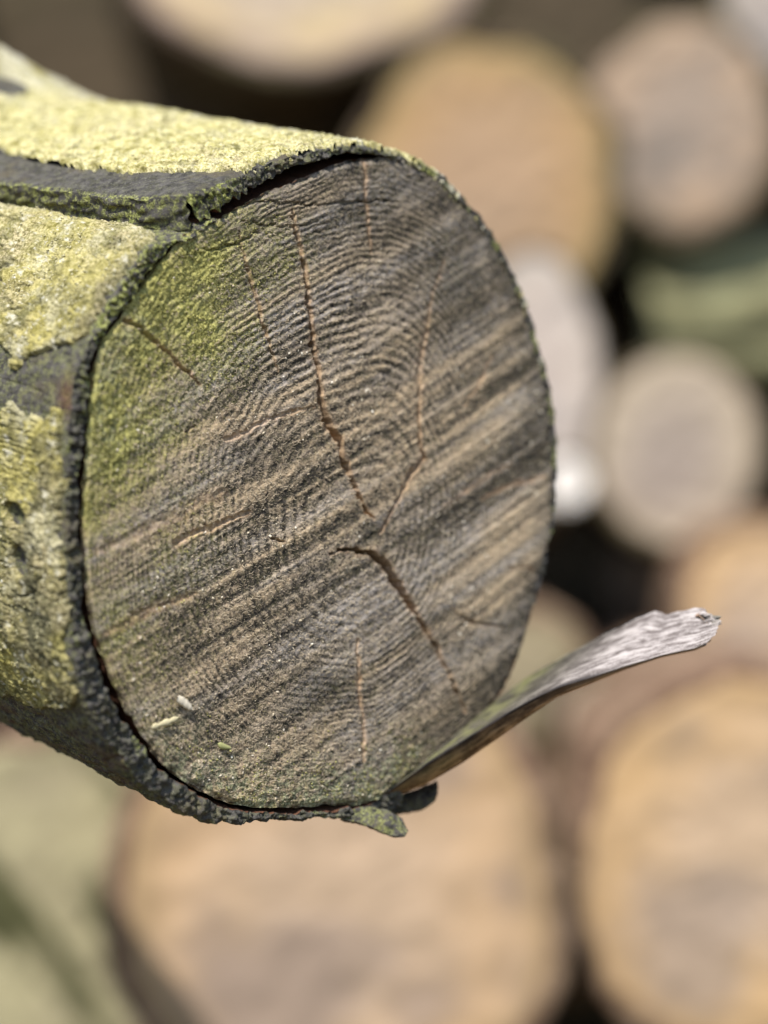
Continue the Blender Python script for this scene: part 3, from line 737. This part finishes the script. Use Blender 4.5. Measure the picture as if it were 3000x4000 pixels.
for pl_, cnt in ((pl_a, 3500), (pl_b, 4000), (pl_c, 3500)):
    me = pl_.data
    co = np.zeros(len(me.vertices) * 3, np.float32); me.vertices.foreach_get("co", co); co = co.reshape(-1, 3)
    nr = np.zeros(len(co) * 3, np.float32); me.vertices.foreach_get("normal", nr); nr = nr.reshape(-1, 3)
    cl = fbm(co[:, 0] * 180, co[:, 2] * 180, co[:, 1] * 180, 221)
    wg = sst(-0.1, 0.3, cl) * (np.linalg.norm(co, axis=1) + 0.0) ** 0.5
    ii = rs.choice(len(co), cnt, p=wg / wg.sum())
    grains("lichen_grains", co[ii], nr[ii], 0.14, 0.45, m_lig, pl_)
# lumps on the cut edge of the bark
# --- three bigger chips lying on the face: things of their own
def chip(label, uv, ang, length, width, colr, seed):
    n = 14
    x = np.linspace(0, 1, n)
    w = width * np.minimum(1, np.minimum(x * 6 + 0.35, (1 - x) * 4 + 0.2)) * (1 + 0.55 * vn(x * 7, seed, 0, 3))
    cs = np.array([[-.5, 0], [-.3, .16], [.05, .2], [.3, .1], [.5, 0], [0, -.06]])
    d = math.cos(ang) * UU + math.sin(ang) * VV; sd_ = -math.sin(ang) * UU + math.cos(ang) * VV
    bendy = 0.10 * length * np.sin(x * 3.0 + seed)
    P = (x - .5)[:, None, None] * length * d + (cs[None, :, 0, None] * w[:, None, None] + bendy[:, None, None] * 0.5) * sd_ + (cs[None, :, 1, None] * w[:, None, None] + 0.0004 + 0.12 * length * (x ** 2)[:, None, None] * 0.6) * NN
    nm = NT("chip_wood", 0.8, 0.2)
    mt = nm.done(nm.mix(nm.noise(900, detail=3), tuple(0.55 * c_ for c_ in colr), colr))
    q = grid_quads(6, n, True)
    V_ = np.transpose(P, (1, 0, 2)).reshape(-1, 3)
    caps = np.concatenate([[[i * n for i in (0, 1, 2, 3)], [i * n for i in (0, 3, 4, 5)]], [[i * n + n - 1 for i in (3, 2, 1, 0)], [i * n + n - 1 for i in (5, 4, 3, 0)]]])
    o_ = build("wood_chip", V_, np.concatenate([q, caps]), mt, None, loc=tuple(P0 + (uv[0] * UU + uv[1] * VV + 0.35 * NN) / 1000))
    tag(o_, label, "chip", "chips lying on the sawn end")
chip("short white wood chip stuck on the lower left of the sawn end", (-52.9, -69.5), R(-28), 0.0066, 0.0028, (0.82, 0.74, 0.58), 1)
chip("long pale yellow wood sliver just below the white chip", (-60.3, -74.8), R(22), 0.0098, 0.0017, (0.72, 0.64, 0.40), 2)
chip("small greenish sliver near the bottom of the sawn end", (-38.0, -83.0), R(-15), 0.0050, 0.0014, (0.46, 0.46, 0.20), 3)
# ------------------------------------------------------------------ the log pile behind
def face_mat(name, inner, outer, rimc, patch, patchk=0.5, streak=(0.25, 1, 1), seed=0.0, rimw=0.82, pscale=9.0):
    m = NT(name, 0.85, 0.2)
    rad = m.attr("rad")
    n1 = m.noise(26 + seed, detail=3); 
    n2 = m.noise(13, m.obj((1, 1, 3.2), (0, R(-28), 0)), detail=3)
    n3 = m.noise(pscale + seed, detail=2)
    c = m.mix(m.rng(m.math('ADD', rad, m.math('MULTIPLY', m.math('SUBTRACT', n1, 0.5), 0.5)), 0.25, 0.85), inner, outer)
    c = m.mix(m.math('MULTIPLY', m.rng(n2, 0.42, 0.66), 0.3), c, tuple(min(1, x * 1.35) for x in inner))
    c = m.mix(m.math('MULTIPLY', m.rng(n3, 0.46, 0.62), patchk), c, patch)
    ring = m.math('SINE', m.math('MULTIPLY', m.math('ADD', rad, m.math('MULTIPLY', n1, 0.06)), 130.0))
    c = m.mix(m.math('MULTIPLY', m.rng(ring, -0.2, 1.0), 0.18), c, tuple(x * 0.6 for x in inner))
    c = m.mix(m.rng(m.math('ADD', rad, m.math('MULTIPLY', m.math('SUBTRACT', n1, 0.5), 0.25)), rimw - 0.04, rimw + 0.14), c, rimc)
    m.bump(n2, 0.002, 0.6)
    return m.done(c)

def pile_bark(name, a, b, moss, mossk):
    m = NT(name, 0.92, 0.15)
    n1 = m.noise(60, m.obj((1, 0.3, 1)), detail=5, rough=0.7); n2 = m.noise(14, detail=4)
    c = m.mix(m.rng(n1, 0.35, 0.65), a, b)
    c = m.mix(m.math('MULTIPLY', m.rng(n2, 0.40, 0.60), mossk), c, moss)
    m.bump(n1, 0.006, 0.9)
    return m.done(c)

BARK_B = pile_bark("brown_bark", (0.035, 0.026, 0.018), (0.125, 0.090, 0.060), (0.105, 0.10, 0.045), 0.4)
BARK_P = pile_bark("reddish_bark", (0.12, 0.07, 0.045), (0.30, 0.20, 0.14), (0.20, 0.18, 0.10), 0.2)
BARK_G = pile_bark("green_mossy_bark", (0.12, 0.115, 0.06), (0.25, 0.235, 0.13), (0.37, 0.36, 0.20), 0.7)

def pile_log(label, x, z, y, rx, rz, fmat, bmat, seed, yaw=0.0, pitch=0.0, length=0.55, tilt=0.0, barkt=0.008, wob=0.09, check=0.0, furrow=0.0):
    """a round log: sawn face turned to -Y, bark tube running back"""
    t = empty("firewood_log", (x, y, z))
    t.rotation_euler = (pitch, tilt, yaw)
    tag(t, label, "log", "logs of the pile behind")
    na, nr = 120, 26
    a = np.linspace(0, 2 * np.pi, na, endpoint=False)
    ro = 1 + wob * fbm(np.cos(a) * 1.3 + seed, np.sin(a) * 1.3, 0.0, 7 + int(seed * 13), 3) * 1.6
    fr_ = np.linspace(0, 1, nr) ** 0.8
    A_, F_ = np.meshgrid(a, fr_, indexing='ij')
    rr = ro[:, None] * F_
    X, Z = rx * rr * np.cos(A_), rz * rr * np.sin(A_)
    Y = -0.0025 * fbm(X * 90 + seed * 9, Z * 90, 0.0, 17, 3) + 0.003 * sst(0.96, 1, F_)
    # a drying check or two
    for k in range(2):
        ca = seed * 5 + k * 2.4
        dd = np.abs(np.sin(A_ - ca)) * rr; al_ = np.cos(A_ - ca) * rr
        Y = Y + check * np.exp(-(dd / 0.014) ** 2) * sst(0.05, 0.15, al_) * sst(0.85, 0.6, al_)
    build("cut_face", np.stack([X, Y, Z], -1), grid_quads(na, nr, True), fmat, t, {"rad": F_})
    ny = 46
    yy = np.r_[0.003, -0.001, 0.0, np.linspace(0.006, 1, ny - 3) * length]
    off = np.r_[0.002 * 0 - barkt * 0.9 + 0 * yy[:1], barkt * 0.2, barkt * 0.8, np.full(ny - 3, barkt)]
    A_, Yk = np.meshgrid(a, np.arange(ny), indexing='ij')
    YY = yy[Yk]; OF = off[Yk]
    nz = fbm(np.cos(A_) * 4 + seed, np.sin(A_) * 4, YY * 9, 23, 4, 0.6)
    OF = OF + np.where(Yk > 1, 0.35 * barkt * nz + 0.004 * fbm(np.cos(A_) * 1.5, np.sin(A_) * 1.5, YY * 4 + seed, 29, 2), 0)
    if furrow:
        OF = OF + np.where(Yk > 1, furrow * np.minimum(0.4, vn(A_ * 3.2 + 1.2 * fbm(np.cos(A_) * 2, YY * 9, 0.0, 31), YY * 7, 0, 33)), 0)
    X = (rx * ro[:, None] + OF) * np.cos(A_); Z = (rz * ro[:, None] + OF) * np.sin(A_)
    build("bark", np.stack([X, YY + np.where(Yk < 3, 0.002 * nz, 0), Z], -1), grid_quads(na, ny, True)[:, ::-1], bmat, t)
    return t

tan = face_mat("pale_tan_end", (0.47, 0.345, 0.24), (0.48, 0.325, 0.19), (0.36, 0.25, 0.14), (0.27, 0.205, 0.165), 0.85)
tan2 = face_mat("orange_tan_end", (0.47, 0.345, 0.235), (0.52, 0.345, 0.175), (0.42, 0.285, 0.155), (0.29, 0.23, 0.19), 0.75, seed=3.0)
ora = face_mat("ochre_end", (0.38, 0.26, 0.165), (0.38, 0.245, 0.12), (0.31, 0.225, 0.10), (0.30, 0.215, 0.145), 0.6, seed=1.0)
pin = face_mat("grey_pink_end", (0.33, 0.26, 0.205), (0.43, 0.305, 0.205), (0.36, 0.27, 0.195), (0.21, 0.18, 0.155), 0.85, seed=5.0, pscale=17.0)
gry = face_mat("grey_white_end", (0.40, 0.34, 0.30), (0.42, 0.36, 0.31), (0.36, 0.32, 0.28), (0.27, 0.245, 0.235), 0.6, seed=2.0)
gtan = face_mat("grey_tan_end", (0.32, 0.265, 0.22), (0.42, 0.345, 0.255), (0.45, 0.37, 0.275), (0.29, 0.24, 0.21), 0.5, seed=4.0)
yel = face_mat("yellow_streaked_end", (0.50, 0.42, 0.33), (0.58, 0.44, 0.24), (0.40, 0.30, 0.25), (0.42, 0.34, 0.30), 0.4, seed=6.0)
oli = face_mat("olive_grey_end", (0.30, 0.255, 0.165), (0.33, 0.275, 0.17), (0.26, 0.22, 0.13), (0.20, 0.175, 0.12), 0.5, seed=7.0)
wht = face_mat("white_end", (0.78, 0.73, 0.68), (0.80, 0.75, 0.70), (0.75, 0.70, 0.64), (0.7, 0.66, 0.6), 0.2, seed=8.0)
brn_shade = face_mat("shade_brown_end", (0.085, 0.064, 0.040), (0.075, 0.056, 0.034), (0.060, 0.048, 0.028), (0.045, 0.040, 0.025), 0.6, seed=9.0)  # brown end wood, darkened so the shade on set-back logs is in its colour

pile_log("big log cropped by the top edge, pale yellow-streaked end", -0.059, 0.790, 2.11, 0.139, 0.099, yel, BARK_B, 0.3, yaw=R(4))
pile_log("ochre log end behind the top right of the weathered log", 0.074, 0.588, 1.990, 0.092, 0.103, ora, BARK_B, 1.4)
pile_log("grey-pink log end with dark grey blotches, upper right", 0.217, 0.643, 2.08, 0.068, 0.077, pin, BARK_B, 2.5)
pile_log("pale log end cut off by the top right corner", 0.325, 0.758, 2.192, 0.061, 0.068, gry, BARK_B, 3.6)
pile_log("tall greyish-white log end right beside the weathered end's right rim", 0.106, 0.447, 1.945, 0.043, 0.089, gry, BARK_B, 4.7, pitch=R(-8), length=0.15, barkt=0.003)
pile_log("small bright white branch end left of the round grey-tan log", 0.120, 0.380, 1.862, 0.017, 0.018, wht, BARK_B, 5.8, length=0.06, barkt=0.002)
pile_log("round grey-tan log end with darker heart, right of centre", 0.198, 0.403, 1.930, 0.056, 0.065, gtan, BARK_B, 6.9, barkt=0.005, wob=0.03)
pile_log("orange-tan log end behind the splinter's tip", 0.246, 0.298, 1.862, 0.050, 0.050, tan2, BARK_P, 8.0)
pile_log("large tan log end filling the lower right corner", 0.192, 0.172, 1.532, 0.090, 0.098, tan2, BARK_P, 9.1)
pile_log("largest pale tan log end at the bottom centre", -0.022, 0.158, 1.450, 0.107, 0.132, tan, BARK_P, 10.2, barkt=0.008)
pile_log("small grey-brown log end between the two big tan ones", 0.136, 0.220, 1.780, 0.025, 0.035, gtan, BARK_B, 11.3)
pile_log("olive-grey log end showing between the splinter and the weathered end", 0.097, 0.250, 1.862, 0.038, 0.041, oli, BARK_P, 12.4)
pile_log("narrow pinkish log end low in the gap between the two big tan ones", 0.112, 0.107, 1.698, 0.017, 0.036, pin, BARK_P, 13.5)
# deeper logs that close the gaps
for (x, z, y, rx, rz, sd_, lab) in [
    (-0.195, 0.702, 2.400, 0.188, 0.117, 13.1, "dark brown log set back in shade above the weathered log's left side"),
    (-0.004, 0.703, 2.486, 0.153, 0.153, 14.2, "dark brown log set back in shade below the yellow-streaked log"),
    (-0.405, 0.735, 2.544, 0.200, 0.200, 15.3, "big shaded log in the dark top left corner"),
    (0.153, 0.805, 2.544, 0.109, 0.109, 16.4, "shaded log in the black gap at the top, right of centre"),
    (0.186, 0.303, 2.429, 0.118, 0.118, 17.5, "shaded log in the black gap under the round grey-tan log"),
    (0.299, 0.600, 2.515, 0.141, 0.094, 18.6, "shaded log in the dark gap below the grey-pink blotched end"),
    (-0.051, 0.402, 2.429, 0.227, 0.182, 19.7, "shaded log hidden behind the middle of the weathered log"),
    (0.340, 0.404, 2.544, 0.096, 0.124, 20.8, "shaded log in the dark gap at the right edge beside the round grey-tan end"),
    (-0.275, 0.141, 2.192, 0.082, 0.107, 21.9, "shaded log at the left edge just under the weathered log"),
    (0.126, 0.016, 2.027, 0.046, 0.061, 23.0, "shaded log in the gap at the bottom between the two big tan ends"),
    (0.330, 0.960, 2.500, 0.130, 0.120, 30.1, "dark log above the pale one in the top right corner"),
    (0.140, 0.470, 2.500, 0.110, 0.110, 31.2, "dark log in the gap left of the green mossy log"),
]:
    pile_log(lab, x, z, y, rx, rz, brn_shade, BARK_B, sd_, length=0.5)
# a mossy log lying across, and a mossy log leaning at the lower left
pile_log("green mossy log lying sideways at the right edge", 0.184, 0.506, 2.15, 0.052, 0.052, brn_shade, BARK_G, 23.4, yaw=R(-80), pitch=R(3), length=0.6, barkt=0.008, furrow=0.012)
so = NT("olive_streaked_end", 0.9, 0.15)
st1 = so.noise(14, so.obj((0.35, 1, 2.2), (0, R(54), 0)), detail=2, dist=0.8)
n1 = so.noise(20, detail=4)
cc = so.mix(so.rng(n1, 0.35, 0.65), (0.30, 0.265, 0.17), (0.40, 0.36, 0.22))
cc = so.mix(so.rng(st1, 0.46, 0.58), cc, (0.075, 0.075, 0.035))
so.bump(st1, 0.01, 0.8)
m_olive = so.done(cc)
pile_log("pale olive log end with dark slanting streaks at the lower left corner", -0.190, 0.135, 1.60, 0.078, 0.098, m_olive, BARK_P, 24.5, barkt=0.006)
# the pile goes on to both sides of the picture
side = [(-1, 0.50, 0.10, 1.95, 0.10), (-1, 0.72, 0.12, 2.05, 0.12), (-1, 0.42, 0.31, 2.10, 0.11), (-1, 0.64, 0.35, 2.15, 0.11), (-1, 0.53, 0.54, 2.25, 0.12), (-1, 0.78, 0.55, 2.30, 0.11), (-1, 0.45, 0.76, 2.35, 0.11), (-1, 0.68, 0.76, 2.40, 0.11),
        (1, 0.42, 0.10, 1.75, 0.10), (1, 0.64, 0.11, 1.85, 0.11), (1, 0.41, 0.30, 1.95, 0.09), (1, 0.61, 0.33, 2.05, 0.11), (1, 0.52, 0.43, 2.10, 0.07), (1, 0.70, 0.58, 2.25, 0.12), (1, 0.47, 0.70, 2.30, 0.08), (1, 0.66, 0.82, 2.35, 0.11)]
for k_, (sg, x, z, y, r) in enumerate(side):
    pile_log("round log of the pile beyond the %s edge of the picture" % ("left" if sg < 0 else "right"), sg * x, z, y, r, r * (0.92 + 0.03 * (k_ % 5)),
             (tan, gtan, ora, tan2, yel)[k_ % 5], (BARK_B, BARK_P)[k_ % 2], 40.3 + 1.7 * k_, yaw=R((k_ * 7) % 11 - 5))
